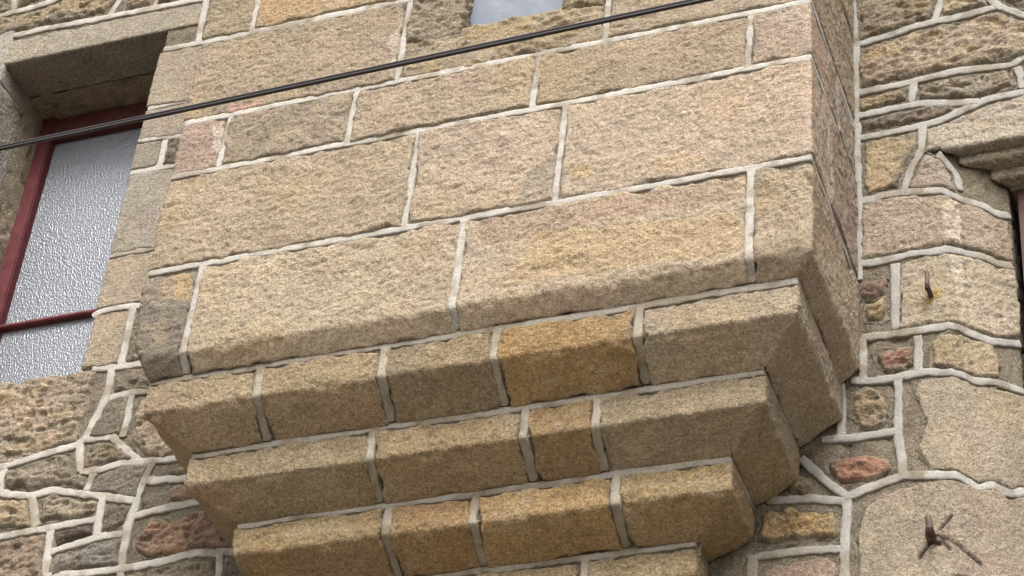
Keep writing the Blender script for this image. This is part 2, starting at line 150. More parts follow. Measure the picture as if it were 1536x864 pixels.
# ------------------------------------------------------------------ objects
def empty(name, loc=(0, 0, 0)):
    o = bpy.data.objects.new(name, None); scene.collection.objects.link(o); o.location = loc; o.empty_display_size = .1; return o
def tag(o, label, cat, group=None):
    o['label'] = label; o['category'] = cat
    if group: o['group'] = group
    return o
SINK = None
def mesh_obj(name, V, F, mat, parent=None, col=None, smooth=True, origin=True):
    if SINK is not None and mat in SINK:
        c = np.clip(col, 0, 1); c = c if c.shape[1] == 4 else np.concatenate([c, np.ones((len(V), 1))], 1)
        SINK[mat].append((np.asarray(V, float), np.asarray(F), c)); return {}
    V = np.asarray(V, float); c = V.mean(0) if origin else np.zeros(3)
    me = bpy.data.meshes.new(name); F = np.asarray(F)
    k = F.shape[1]
    me.vertices.add(len(V)); me.vertices.foreach_set('co', (V-c).astype(np.float32).ravel())
    me.loops.add(F.size); me.loops.foreach_set('vertex_index', F.ravel().astype(np.int32))
    me.polygons.add(len(F)); me.polygons.foreach_set('loop_start', np.arange(0, F.size, k, dtype=np.int32))
    me.update(calc_edges=True)
    if smooth: me.polygons.foreach_set('use_smooth', np.ones(len(F), bool))
    if col is not None:
        a = me.color_attributes.new('tone', 'FLOAT_COLOR', 'POINT')
        col = np.clip(col, 0, 1); col = col if col.shape[1] == 4 else np.concatenate([col, np.ones((len(V), 1))], 1)
        a.data.foreach_set('color', col.astype(np.float32).ravel())
    me.materials.append(mat)
    o = bpy.data.objects.new(name, me); scene.collection.objects.link(o)
    if parent is not None: o.parent = parent; o.location = Vector(c)-parent_loc(parent)
    else: o.location = c
    return o
def parent_loc(p):
    v = Vector((0, 0, 0))
    while p is not None: v = v+p.location; p = p.parent
    return v
def grid_mesh(pos, keep, *attrs):
    h, w = keep.shape
    q = keep[:-1, :-1] | keep[1:, :-1] | keep[:-1, 1:] | keep[1:, 1:]
    idx = np.arange(h*w).reshape(h, w)
    F = np.stack([idx[:-1, :-1], idx[:-1, 1:], idx[1:, 1:], idx[1:, :-1]], -1)[q]
    used = np.zeros(h*w, bool); used[F.ravel()] = True
    re = np.cumsum(used)-1
    return pos.reshape(-1, 3)[used], re[F], [a.reshape(-1, a.shape[-1])[used] for a in attrs]

STY = dict(  # height, edge radius, fine, coarse, ridged, outline wobble
    dressed=(.005, .008, .0031, .0034, .0022, .006),
    corbel=(.006, .008, .0026, .0030, .0, .007),
    rock=(.009, .012, .0034, .0036, .0092, .008),
    smooth=(.003, .006, .0017, .0016, .0, .004))
seed = [0]
MORTAR = lin((134, 125, 108))*.82
def stone(m, poly, parent, rgb, style='dressed', res=.004, smooth=2, patches=(), cracks=(), label=None, name='stone', H=None, smear=.5, soffit=None, grow=0., lap=.016, clip=()):
    seed[0] += 1; rr = np.random.RandomState(seed[0]*13+5)
    h0, rad, fine, coarse, ridge, wob = STY[style]
    if H is not None: h0 = H
    h0 += rr.uniform(-.001, .0015)
    p = np.asarray(poly, float); lo = p.min(0)-.020; hi = p.max(0)+.020
    u = np.arange(lo[0], hi[0]+res, res); s = np.arange(lo[1], hi[1]+res, res)
    U, S = np.meshgrid(u, s)
    B, n = base_grid(m, U, S, smooth)
    off = rr.uniform(0, 60, 3)
    Q = B+off
    wb = fbm(Q*22, 3)*wob*1.3+fbm(Q*7+9, 2)*wob*.9
    d = sdf(U, S, p)
    for cl in clip: d = np.minimum(d, -sdf(U, S, cl)-.006)
    if clip and d.max() < .02: return None
    d = d+wb+grow
    t = np.clip((d+.002)/rad, 0, 1); prof = np.sqrt(1-(1-t)**2)
    gv = sstep(-.15, .25, fbm(Q*13+310, 3, .6)+.15); dep = -.003-.012*gv
    h = dep+(h0-dep)*prof
    g = fbm(Q*75, 3, .6)
    rough = fine*(g-.5*np.abs(perlin(Q*120)))+coarse*fbm(Q*18+3, 3)
    pits = np.maximum(0, perlin(Q*60+30)-.38)*fine*3
    rough = rough-pits
    if ridge:
        A = Q*np.array([9, 9, 30])
        A = A+fbm(Q*8+5, 2)[..., None]*1.4
        rg = 1-np.abs(fbm(A, 4, .55))*2.2
        fl = fbm(Q*np.array([14, 14, 34])+50, 3, .6)
        rough = rough+ridge*(rg*.55+.75*fl-.2)-ridge*.9*np.maximum(0, fbm(Q*np.array([16, 16, 40])+80, 2)-.22)*3
    calm = np.ones(U.shape) if soffit is None else 1-.78*sstep(soffit+.004, soffit-.012, S+.004*fbm(Q*30+5, 2))
    if soffit is not None: calm = calm*np.where(sstep(-.012, .004, np.where(B[..., 0] > -.02, .02, -1)) > .5, .75, 1)
    h = h+rough*calm*prof*np.clip(d/.012, .25, 1)
    if soffit is not None:
        band = np.exp(-((S-soffit)/.018)**2); h = h-band*((.010 if style == 'corbel' else .005)*np.maximum(0, fbm(Q*11+640, 3, .6)-.02)+.004*np.maximum(0, fbm(Q*34+90, 2)))
        h = h+(.0045*fbm(Q*5.5+700, 2)+rr.uniform(-.0025, .003))*prof
        if style == 'corbel': h = h+(rr.uniform(-.006, .006)*(U-p[:, 0].mean())/max(.1, np.ptp(p[:, 0])))*prof
        h = np.where(d > .008, np.maximum(h, .0005), h)
    for c in cracks:
        dc = dline(U, S, c)+fbm(Q*40, 2)*.0015; h = h-.007*np.clip(1-dc/.0058, 0, 1)
    hc = -.0028+.0022*fbm(Q*55+21, 2)-.013*gv*np.exp(-(d/.0042)**2)
    cend = -.011+.004*fbm(Q*20+77, 2); hc = np.where(d < cend, -.0028-(cend-d)*3, hc)
    out = d < -.0005
    h = np.where(out, hc, h)
    pos = B+n*h[..., None]
    # real colour of the stone: grain clouds, iron stain, lime and mortar smears with shapes of their own
    base = lin(rgb)*.80; base = (base*.82+base.mean()*.18)*(np.array([1.0, .985, .93]) if style == 'corbel' else np.array([1.0, 1.0, .99]))
    big = fbm(Q*5, 3); mid = fbm(Q*20+8, 3)
    col = base*(1+.08*big+.07*mid+.20*g)[..., None]
    warm = sstep(.1, .6, fbm(Q*4+40, 3)); col = col*(1+warm[..., None]*np.array([.03, -.01, -.09]))
    pink = sstep(.15, .6, fbm(Q*6+70, 2)); col = col*(1+pink[..., None]*np.array([.03, -.02, .01]))
    grime = sstep(.15, .55, fbm(Q*7+120, 4, .6)); col = col*(1-grime*rr.uniform(.02, .13))[..., None]
    if style == 'rock':
        oc = sstep(.05, .5, fbm(Q*np.array([9, 9, 22])+410, 3, .6))[..., None]; col = col*(1+oc*np.array([.05, -.02, -.20])*rr.uniform(.1, .9))
        pl = sstep(.1, .5, fbm(Q*np.array([13, 13, 30])+440, 3, .6))[..., None]; col = col*(1+.18*pl)
        dk = sstep(.0, .5, fbm(Q*np.array([14, 14, 34])+80, 3)); col = col*(1-dk*.14)[..., None]
    e = sstep(lap, -.002, d+fbm(Q*30+200, 3)*lap*.65+fbm(Q*11+230, 2)*lap*.5); ms = (e*smear*sstep(-.25, .25, fbm(Q*9+150, 3)))[..., None]
    col = col*(1-ms)+MORTAR*ms
    for rgbp, st, pg in patches:
        dp = sdf(U, S, pg)+fbm(Q*35+11, 3)*.006
        k = (st*sstep(-.002, .003, dp))[..., None]; col = col*(1-k)+lin(rgbp)*.80*(.95+.12*g[..., None])*k
    for c in cracks:
        k = (.9*np.clip(1.3-dline(U, S, c)/.005, 0, 1))[..., None]; col = col*(1-k)+np.array([.045, .03, .022])*k
    keep = (d > -.016)
    mc = MORTAR*(1+.25*g+.2*mid)[..., None]; col = np.where(out[..., None], mc, col)
    bf = sstep(.50, .62, fbm(Q*11+500, 3)*1.3)[..., None]*(0 if out is None else 1)*(~out[..., None])*.35
    if style != 'rock': col = col*(1-bf)+lin((184, 166, 138))*.8*bf
    col = np.concatenate([col, (.30+.70*calm)[..., None]], -1)
    V, F, (C,) = grid_mesh(pos, keep, col)
    if len(F) == 0: return None
    o = mesh_obj(name, V, F, M_STONE, parent, C)
    if label: o['label'] = label
    return o

def bed(m, u0, u1, s0, s1, parent, res=.008, h=-.004, hole=None, smooth=1, rgb=(132, 122, 105), name='mortar_bed', poly=None, amp=1., mat=None):
    u = np.linspace(u0, u1, max(2, int((u1-u0)/res)+1)); s = np.linspace(s0, s1, max(2, int((s1-s0)/res)+1))
    U, S = np.meshgrid(u, s); B, n = base_grid(m, U, S, smooth)
    hh = h-.001+amp*(.0022*fbm(B*28+31, 3)+.0014*fbm(B*90, 2)-.006*sstep(.25, .6, fbm(B*22+61, 2)))
    keep = np.ones(U.shape, bool)
    if hole is not None: keep = ~hole(U, S)
    if poly is not None: keep = sdf(U, S, poly) > 0
    g = fbm(B*45, 3); c = lin(rgb)*.78*np.array([1, 1, 1])
    col = c*(1+.2*g+.22*fbm(B*8+3, 3))[..., None]; dk = sstep(.1, .6, fbm(B*12+90, 3))
    col = col*(1-.3*dk)[..., None]
    pos = B+n*hh[..., None]
    hgt, w = keep.shape; q = keep[:-1, :-1] & keep[1:, :-1] & keep[:-1, 1:] & keep[1:, 1:]
    idx = np.arange(hgt*w).reshape(hgt, w); F = np.stack([idx[:-1, :-1], idx[:-1, 1:], idx[1:, 1:], idx[1:, :-1]], -1)[q]
    used = np.zeros(hgt*w, bool); used[F.ravel()] = True; re = np.cumsum(used)-1
    return mesh_obj(name, pos.reshape(-1, 3)[used], re[F], mat or M_BED, parent, col.reshape(-1, 3)[used])

def ribbon(m, line, parent, width=.0225, h=.0014, name='mortar_joint', rgb=(176, 171, 162), step=.005, closed=False):
    """raised strip of pointing mortar along a line on the masonry"""
    seed[0] += 1; rr = np.random.RandomState(seed[0]*7+1)
    p = np.asarray(line, float); L = np.concatenate([[0], np.cumsum(np.hypot(*np.diff(p, axis=0).T))])
    n = max(3, int(L[-1]/step)); t = np.linspace(0, L[-1], n); ext = rr.uniform(.002, .005)
    # soften the corners of the line a little, as a trowel does
    ts = [t]; cu = sum(np.interp(np.clip(t+k, 0, L[-1]), L, p[:, 0]) for k in (-.012, -.006, 0, .006, .012))/5
    cs = sum(np.interp(np.clip(t+k, 0, L[-1]), L, p[:, 1]) for k in (-.012, -.006, 0, .006, .012))/5
    a0 = np.array([cu[0]-cu[1], cs[0]-cs[1]]); a1 = np.array([cu[-1]-cu[-2], cs[-1]-cs[-2]])
    a0 /= np.hypot(*a0)+1e-9; a1 /= np.hypot(*a1)+1e-9; cu[0] += a0[0]*ext; cs[0] += a0[1]*ext; cu[-1] += a1[0]*ext; cs[-1] += a1[1]*ext
    du, ds = np.gradient(cu), np.gradient(cs); q = np.hypot(du, ds)+1e-9; nu, ns = -ds/q, du/q
    off = rr.uniform(0, 90); z = t*0
    def n1(f, k): return perlin(np.stack([t*f+off, z+k*3.7+off, z+.5], -1))
    wob = .0016*n1(11, 1)+.0007*n1(45, 2)
    wA = width/2*(1+.26*n1(9, 3)+.30*n1(55, 4)); wB = width/2*(1+.26*n1(9, 5)+.30*n1(55, 6))
    hh = h*(1+.25*n1(12, 7))
    prof = [(-1.10, -.014), (-1.0, .0), (-.93, .95), (-.3, 1.0), (.3, .98), (.93, .95), (1.0, .0), (1.10, -.014)]
    eps = 1e-3; rows = []
    for a, b in prof:
        w = np.where(a < 0, wA, wB)*a+wob
        U, S = cu+nu*w, cs+ns*w
        B = m(U, S)
        N = np.cross(m(U+eps, S)-m(U-eps, S), m(U, S+eps)-m(U, S-eps)); N /= np.linalg.norm(N, axis=-1)[:, None]+1e-12
        for _ in range(2): N[1:-1] = (N[:-2]+2*N[1:-1]+N[2:])/4
        N /= np.linalg.norm(N, axis=-1)[:, None]+1e-12
        rows.append(B+N*((b if b < 0 else b*hh)*np.ones(len(t)))[:, None])
    R = np.array(rows)                                    # k, n, 3
    k = len(prof); idx = np.arange(k*n).reshape(k, n)
    F = np.stack([idx[:-1, :-1], idx[:-1, 1:], idx[1:, 1:], idx[1:, :-1]], -1).reshape(-1, 4)
    V = R.reshape(-1, 3)
    capA = [0*n, 1*n, 6*n, 7*n]; F = np.vstack([F, [[0, n, 6*n, 7*n]], [[n-1, 8*n-1, 7*n-1, 2*n-1]], [[n, 2*n, 5*n, 6*n]], [[2*n-1, 7*n-1, 6*n-1, 3*n-1]]])
    gg = fbm(V*30, 3); tone = lin(rgb)*.86*(1+.05*rr.uniform(-1, 1))
    col = tone*(1+.14*gg+.10*fbm(V*7+5, 2))[:, None]
    k = (sstep(.12, .5, fbm(V*8+33, 3))*.75)[:, None]; col = col*(1-k)+MORTAR*1.1*k
    dirt = sstep(.15, .55, fbm(V*16+77, 3))[:, None]*.34; col = col*(1-dirt*np.array([.8, .95, 1.15]))
    return mesh_obj(name, V, F, M_JOINT, parent, col)

def box(name, c, s, mat, parent=None, bevel=.0, rot=None):
    x, y, z = s[0]/2, s[1]/2, s[2]/2
    import bmesh
    bm = bmesh.new(); bmesh.ops.create_cube(bm, size=1)
    for v in bm.verts: v.co = Vector((v.co.x*s[0], v.co.y*s[1], v.co.z*s[2]))
    if bevel: bmesh.ops.bevel(bm, geom=bm.edges[:], offset=bevel, segments=2, affect='EDGES')
    me = bpy.data.meshes.new(name); bm.to_mesh(me); bm.free(); me.materials.append(mat)
    o = bpy.data.objects.new(name, me); scene.collection.objects.link(o)
    o.location = Vector(c)-(parent_loc(parent) if parent else Vector((0, 0, 0))); o.parent = parent
    if rot: o.rotation_euler = rot
    return o
def tube(name, pts, rad, mat, parent=None, seg=12):
    pts = [Vector(p) for p in pts]; V = []; F = []
    rad = rad if hasattr(rad, '__len__') else [rad]*len(pts)
    for i, p in enumerate(pts):
        d = (pts[min(i+1, len(pts)-1)]-pts[max(i-1, 0)]).normalized()
        a = d.cross(Vector((.3, .9, .31))).normalized(); b = d.cross(a)
        for k in range(seg):
            t = 2*math.pi*k/seg; V.append(p+(a*math.cos(t)+b*math.sin(t))*rad[i])
    for i in range(len(pts)-1):
        for k in range(seg):
            F.append((i*seg+k, i*seg+(k+1) % seg, (i+1)*seg+(k+1) % seg, (i+1)*seg+k))
    F.append(tuple(range(seg-1, -1, -1))); F.append(tuple(range((len(pts)-1)*seg, len(pts)*seg)))
    me = bpy.data.meshes.new(name); c = sum(V, Vector())/len(V)
    me.from_pydata([tuple(v-c) for v in V], [], F); me.update(); me.polygons.foreach_set('use_smooth', [True]*len(F)); me.materials.append(mat)
    o = bpy.data.objects.new(name, me); scene.collection.objects.link(o); o.parent = parent
    o.location = c-(parent_loc(parent) if parent else Vector((0, 0, 0)))
    return o

# ------------------------------------------------------------------ materials
def new_mat(name):
    m = bpy.data.materials.new(name); m.use_nodes = True; nt = m.node_tree
    return m, nt, nt.nodes["Principled BSDF"]
def N(nt, t, **kw):
    n = nt.nodes.new(t)
    for k, v in kw.items():
        if hasattr(n, k): setattr(n, k, v)
        else: n.inputs[k].default_value = v
    return n
def math_(nt, op, a, b=None, clamp=False):
    n = nt.nodes.new('ShaderNodeMath'); n.operation = op; n.use_clamp = clamp
    for i, v in enumerate((a, b)):
        if v is None: continue
        if hasattr(v, 'is_linked') or hasattr(v, 'links'): nt.links.new(v, n.inputs[i])
        else: n.inputs[i].default_value = v
    return n.outputs[0]
def noise(nt, vec, scale, detail=3, rough=.6):
    n = nt.nodes.new('ShaderNodeTexNoise'); n.inputs['Scale'].default_value = scale; n.inputs['Detail'].default_value = detail
    n.inputs['Roughness'].default_value = rough; nt.links.new(vec, n.inputs['Vector']); return n.outputs['Fac']
def ramp(nt, fac, a, b, lo=0., hi=1.):
    n = nt.nodes.new('ShaderNodeMapRange'); n.inputs[1].default_value = a; n.inputs[2].default_value = b
    n.inputs[3].default_value = lo; n.inputs[4].default_value = hi; nt.links.new(fac, n.inputs[0]); return n.outputs[0]
def mult(nt, col, fac):
    n = nt.nodes.new('ShaderNodeVectorMath'); n.operation = 'SCALE'; nt.links.new(col, n.inputs[0]); nt.links.new(fac, n.inputs['Scale']); return n.outputs[0]
def mixc(nt, fac, a, b):
    n = nt.nodes.new('ShaderNodeMix'); n.data_type = 'RGBA'
    nt.links.new(fac, n.inputs[0])
    for i, v in ((6, a), (7, b)):
        if isinstance(v, tuple): n.inputs[i].default_value = v
        else: nt.links.new(v, n.inputs[i])
    return n.outputs[2]
def bump(nt, bsdf, height, dist, strength=1., by=None):
    b = nt.nodes.new('ShaderNodeBump'); b.inputs['Distance'].default_value = dist; b.inputs['Strength'].default_value = strength
    if by is not None: nt.links.new(by, b.inputs['Strength'])
    nt.links.new(height, b.inputs['Height']); nt.links.new(b.outputs[0], bsdf.inputs['Normal'])

def masonry_material(name, speck, grit, bump_d, rough=.88):
    m, nt, b = new_mat(name)
    geo = nt.nodes.new('ShaderNodeNewGeometry'); pos = geo.outputs['Position']
    at = nt.nodes.new('ShaderNodeAttribute'); at.attribute_name = 'tone'; col = at.outputs['Color']
    n1 = noise(nt, pos, 135, 3, .75); n2 = noise(nt, pos, 240, 2, .6)
    col = mult(nt, col, ramp(nt, n1, .36, .64, 1-grit, 1+grit))
    col = mult(nt, col, ramp(nt, n2, .38, .62, 1-grit*.8, 1+grit*.8))
    v = nt.nodes.new('ShaderNodeTexVoronoi'); v.inputs['Scale'].default_value = 170; nt.links.new(pos, v.inputs['Vector'])
    sep = nt.nodes.new('ShaderNodeSeparateColor'); nt.links.new(v.outputs['Color'], sep.inputs[0])
    dark = math_(nt, 'MULTIPLY', ramp(nt, sep.outputs[0], .80, .86), ramp(nt, v.outputs['Distance'], .5, .3))
    col = mixc(nt, math_(nt, 'MULTIPLY', dark, speck), col, (.05, .04, .033, 1))
    lite = math_(nt, 'MULTIPLY', ramp(nt, sep.outputs[1], .93, .96), ramp(nt, v.outputs['Distance'], .45, .25))
    col = mixc(nt, math_(nt, 'MULTIPLY', lite, speck*.8), col, (.60, .55, .48, 1))
    nt.links.new(col, b.inputs['Base Color']); b.inputs['Roughness'].default_value = rough
    b.inputs['Specular IOR Level'].default_value = .25
    h = math_(nt, 'ADD', noise(nt, pos, 130, 4, .65), math_(nt, 'MULTIPLY', noise(nt, pos, 330, 3, .6), .5))
    bump(nt, b, h, bump_d, 1., at.outputs['Alpha'])
    return m
M_STONE = masonry_material('granite', .45, .22, .0078)
M_BED = masonry_material('old_mortar', .3, .26, .0080, .92)
M_JOINT = masonry_material('pointing_mortar', .08, .10, .0025, .85)

def painted(name, rgb, rough=.5):
    m, nt, b = new_mat(name); geo = nt.nodes.new('ShaderNodeNewGeometry'); pos = geo.outputs['Position']
    n1 = noise(nt, pos, 25, 5, .7); base = tuple(lin(rgb))+(1,); worn = tuple(np.minimum(lin(rgb)*1.45+.012, 1))+(1,)
    nt.links.new(mixc(nt, ramp(nt, n1, .45, .8), base, worn), b.inputs['Base Color'])
    b.inputs['Roughness'].default_value = rough; b.inputs['Specular IOR Level'].default_value = .25; bump(nt, b, noise(nt, pos, 90, 4), .0006)
    return m
M_RED = painted('dark_red_paint', (84, 38, 42), .75)
M_BAR = painted('lighter_red_paint', (98, 50, 52), .75)  # lighter tone of the frame red, for the glazing bar
M_MAROON = painted('maroon_paint', (74, 50, 46), .6)
M_RED_SHADED = painted('shaded_red_paint', (74, 38, 38), .6)  # frame red for the top rail, shade under the lintel put into the colour

def glass_material():
    m, nt, b = new_mat('hammered_glass'); tc = nt.nodes.new('ShaderNodeTexCoord'); mp = nt.nodes.new('ShaderNodeMapping')
    mp.inputs['Scale'].default_value = (1.1, 1, .72); mp.inputs['Rotation'].default_value = (0, .35, 0)
    nt.links.new(tc.outputs['Object'], mp.inputs['Vector'])
    v = nt.nodes.new('ShaderNodeTexVoronoi'); v.feature = 'SMOOTH_F1'; v.inputs['Scale'].default_value = 165; v.inputs['Smoothness'].default_value = .6
    nt.links.new(mp.outputs[0], v.inputs['Vector'])
    h = math_(nt, 'ADD', v.outputs['Distance'], math_(nt, 'MULTIPLY', noise(nt, mp.outputs[0], 90, 2), .6))
    b.inputs['Base Color'].default_value = (.16, .175, .20, 1); b.inputs['Roughness'].default_value = .28; b.inputs['IOR'].default_value = 1.6
    b.inputs['Specular IOR Level'].default_value = .6
    bump(nt, b, h, .0030, 1.)
    return m
M_GLASS = glass_material()
def flat_glass():
    m, nt, b = new_mat('dusty_glass'); geo = nt.nodes.new('ShaderNodeNewGeometry')
    n = noise(nt, geo.outputs['Position'], 12, 6, .7)
    nt.links.new(mixc(nt, ramp(nt, n, .5, .75), (.135, .155, .19, 1), (.20, .22, .25, 1)), b.inputs['Base Color']); b.inputs['Roughness'].default_value = .4; b.inputs['Specular IOR Level'].default_value = .25
    return m
M_PANE = flat_glass()
def simple(name, rgb, rough=.5, metal=0.):
    m, nt, b = new_mat(name); b.inputs['Base Color'].default_value = tuple(lin(rgb))+(1,); b.inputs['Roughness'].default_value = rough; b.inputs['Metallic'].default_value = metal
    geo = nt.nodes.new('ShaderNodeNewGeometry'); bump(nt, b, noise(nt, geo.outputs['Position'], 160, 3), .0004); return m
M_CABLE = simple('black_rubber', (30, 22, 23), .5)
M_IRON = masonry_material('rusty_iron', .3, .3, .0008, .6)
def iron_rgb():
    m, nt, b = new_mat('rust'); geo = nt.nodes.new('ShaderNodeNewGeometry'); n = noise(nt, geo.outputs['Position'], 90, 5, .7)
    nt.links.new(mixc(nt, ramp(nt, n, .35, .7), (.035, .022, .02, 1), (.14, .075, .055, 1)), b.inputs['Base Color']); b.inputs['Roughness'].default_value = .6
    bump(nt, b, noise(nt, geo.outputs['Position'], 220, 4), .0012); return m
M_IRON = iron_rgb()
def ground_mat():
    m, nt, b = new_mat('street_stone'); geo = nt.nodes.new('ShaderNodeNewGeometry'); n = noise(nt, geo.outputs['Position'], 3, 8, .7)
    nt.links.new(mixc(nt, n, (.10, .088, .072, 1), (.19, .165, .135, 1)), b.inputs['Base Color']); b.inputs['Roughness'].default_value = .9
    bump(nt, b, noise(nt, geo.outputs['Position'], 40, 6), .01); return m
M_GROUND = ground_mat()
M_CORE = simple('rubble_core', (128, 116, 98), .95)

# ------------------------------------------------------------------ ground
g = mesh_obj('ground', [(-400, -400, GROUND), (400, -400, GROUND), (400, 400, GROUND), (-400, 400, GROUND)], [[0, 1, 2, 3]], M_GROUND); g['kind'] = 'structure'

# ------------------------------------------------------------------ the house wall
wall = tag(empty('facade_wall', (-.5, P, GROUND)), 'rubble stone house wall with pale raised pointing behind the projecting bay', 'wall')
HX0, HX1, HZ0, HZ1 = -2.76, -2.178, .112, 1.471          # opening of the left window
hole = lambda U, S: ((U > HX0-.004) & (U < HX1+.004) & (S > HZ0-.004) & (S < HZ1+.004)) | ((U > .215) & (U < 1.0) & (S < ZL+.004) & (S > -1.6))
# solid body behind the stones
core = bpy.data.objects
box('wall_core', ((-4.3+HX0-.05)/2, .83, -1.6), (abs(-4.3-HX0+.05), .7, 7.5), M_CORE, wall)
box('wall_core', ((HX1+.06+.16)/2, .83, -1.6), (.16-(HX1+.06), .7, 7.5), M_CORE, wall)
box('wall_core', ((HX0+HX1)/2, .83, (HZ1+.08+2.15)/2), (HX1-HX0+.3, .699, 2.15-HZ1-.08), M_CORE, wall)
box('wall_core', ((HX0+HX1)/2, .83, (HZ0-.08-5.35)/2), (HX1-HX0+.3, .698, HZ0-.08+5.35), M_CORE, wall)
box('wall_core', (1.0, .83, (ZL+.08+2.15)/2), (1.7, .697, 2.15-ZL-.08), M_CORE, wall)
box('wall_core', (1.5, .83, -2.6), (.9, .696, 5.5), M_CORE, wall)
box('wall_core', (-1.0, 1.25, -1.6), (6.4, .12, 7.5), M_CORE, wall)
bed(m_wall, -4.25, 1.9, -2.0, 2.12, wall, res=.04, h=-.012, hole=hole, smooth=0)
bed(m_wall, -2.95, -1.55, -.95, 2.1, wall, res=.007, hole=hole)
bed(m_wall, -.40, .214, -1.15, 1.2, wall, res=.006, hole=hole)
bed(m_wall, .214, .62, ZL+.004, 1.2, wall, res=.007)
bed(m_jamb, .205, .56, -1.3, ZL-.0, wall, res=.006)
lint_map = m_fold_h(HZ1)
for sty, rgb, pg, lab, ex in LW:
    mp, sm = m_wall, 0; pg = [tuple(q) for q in pg]; smear = .55
    if ex == 'lintel':
        # the underside runs .165 m in from the face
        pg = [q if not (q[1] < HZ1+.03 and q[0] < HX1+.01 and q[1] > 1.4) else (min(q[0], HX1-.004), HZ1-.165) for q in pg]
        mp, sm = lint_map, 2
    if ex == 'jambr':
        pg = [(HX1-.12, q[1]) if q[0] < HX1+.03 else q for q in pg]; mp, sm = m_fold_x(HX1, -1), 2
    if ex == 'sill':
        xs = [q for q in pg]; pg = [(q[0], HZ0+.10) if (q[1] > HZ0-.03 and q[0] < HX1+.02) else q for q in pg]; mp, sm = m_fold_up(HZ0), 2
    stone(mp, pg, wall, rgb, sty, smooth=sm, label=lab, res=.004, smear=.85 if sty == 'rock' else smear, lap=.034 if sty == 'rock' else .014, grow=-.005 if sty == 'rock' and ex != 'sill' else 0, H=.004 if ex in ('sill', 'jambr') else None)
for ln in LR: ribbon(m_wall, ln, wall)
# left jamb of the window opening and the cement bed round the frame
lj = m_fold_x(HX0, 1)
for z0, z1 in ((HZ0-.1, .33), (.345, .78), (.795, 1.375), (1.395, HZ1+.2)):
    stone(lj, [(HX0-.28, z0), (HX0+.158, z0), (HX0+.158, z1), (HX0-.28, z1)], wall, (166, 158, 144), 'smooth', smooth=2)
for z in (.337, .787): ribbon(lj, [(HX0-.28, z), (HX0+.155, z+.005)], wall)
ribbon(lj, [(HX0-.28, 1.383), (HX0+.01, 1.375), (HX0+.155, 1.400)], wall)
bed(lj, HX0+.150, HX0+.31, HZ0-.05, HZ1+.02, wall, h=.006, rgb=(168, 156, 134), amp=.8, name='cement_fillet')
bed(lint_map, HX0-.03, HX1+.03, HZ1-.31, HZ1-.155, wall, h=.012, rgb=(164, 148, 122), amp=1.3, name='cement_fillet')
bed(m_fold_x(HX1, -1), HX1-.31, HX1-.10, HZ0-.05, HZ1+.02, wall, h=.004, rgb=(138, 118, 92), name='cement_fillet')
bed(m_fold_up(HZ0), HX0-.03, HX1+.03, HZ0+.06, HZ0+.31, wall, h=.002, rgb=(138, 118, 92), name='cement_fillet')

for sty, rgb, pg, lab, ex in RWp: stone(m_wall, pg, wall, rgb, sty, smooth=0, label=lab, smear=.9, lap=.036 if len(pg) > 9 else .02, grow=-.004)
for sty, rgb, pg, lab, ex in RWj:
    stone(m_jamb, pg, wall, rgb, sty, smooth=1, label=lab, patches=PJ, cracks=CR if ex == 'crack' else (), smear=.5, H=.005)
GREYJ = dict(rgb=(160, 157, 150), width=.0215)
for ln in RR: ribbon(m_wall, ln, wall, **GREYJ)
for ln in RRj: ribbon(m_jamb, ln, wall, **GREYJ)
# big moulded lintel of the right opening
lt = [(.192, .462), (.227, .468), (.293, .492), (.354, .513), (.481, .53), (.582, .543), (1.3, .56), (1.3, .115), (.223, .115), (.223, .389), (.19, .392)]
stone(m_lintel, lt, wall, (176, 164, 144), 'dressed', smooth=0, label='moulded lintel stone stepping inward over the right opening', res=.004, H=.004)

# coarser masonry beyond the part that is surveyed stone by stone
rr = np.random.RandomState(3)
TAKEN = [TKL, TKR, [(HX0-.29, HZ0-.1), (HX1+.02, HZ0-.1), (HX1+.02, HZ1+.2), (HX0-.29, HZ1+.2)],
         [(.2, -3), (2, -3), (2, .58), (.2, .58)], [(XL+.03, -.88), (-.03, -.88), (-.03, 3), (XL+.03, 3)]]
SINK = {M_STONE: [], M_JOINT: []}
def free(x, z):
    X, Z = np.array([x]), np.array([z]); return all(sdf(X, Z, t)[0] < 0 for t in TAKEN)
def run_joint(x0, z0, x1, z1):
    n = max(3, int(math.hypot(x1-x0, z1-z0)/.03)); seg = []
    for k in range(n+1):
        q = (x0+(x1-x0)*k/n, z0+(z1-z0)*k/n+.003*math.sin(k*.9+x0*5))
        if free(*q): seg.append(q)
        else:
            if len(seg) > 1: ribbon(m_wall, seg, wall, step=.02)
            seg = []
    if len(seg) > 1: ribbon(m_wall, seg, wall, step=.02)
z = -1.9
while z < 2.05:
    hh = rr.uniform(.15, .25); x = -3.8
    while x < 1.35:
        w = rr.uniform(.2, .46)
        rgb = np.array([165, 148, 122])*rr.uniform(.88, 1.06)+rr.uniform(-7, 7, 3)
        stone(m_wall, [(x+.014, z+.014), (x+w-.014, z+.014), (x+w-.014, z+hh-.014), (x+.014, z+hh-.014)], wall, rgb, 'rock', res=.010, smooth=0, clip=TAKEN, smear=.8, lap=.03)
        run_joint(x+w, z, x+w, z+hh); x += w
    run_joint(-3.8, z+hh, 1.35, z+hh); z += hh
parts_ = SINK; SINK = None
for mat_, nm in ((M_STONE, 'rubble_masonry'), (M_JOINT, 'pointing')):
    Vs, Fs, Cs, n_ = [], [], [], 0
    for V_, F_, C_ in parts_[mat_]: Vs.append(V_); Fs.append(F_+n_); Cs.append(C_); n_ += len(V_)
    o_ = mesh_obj(nm, np.vstack(Vs), np.vstack(Fs), mat_, wall, np.vstack(Cs)); o_['kind'] = 'stuff'

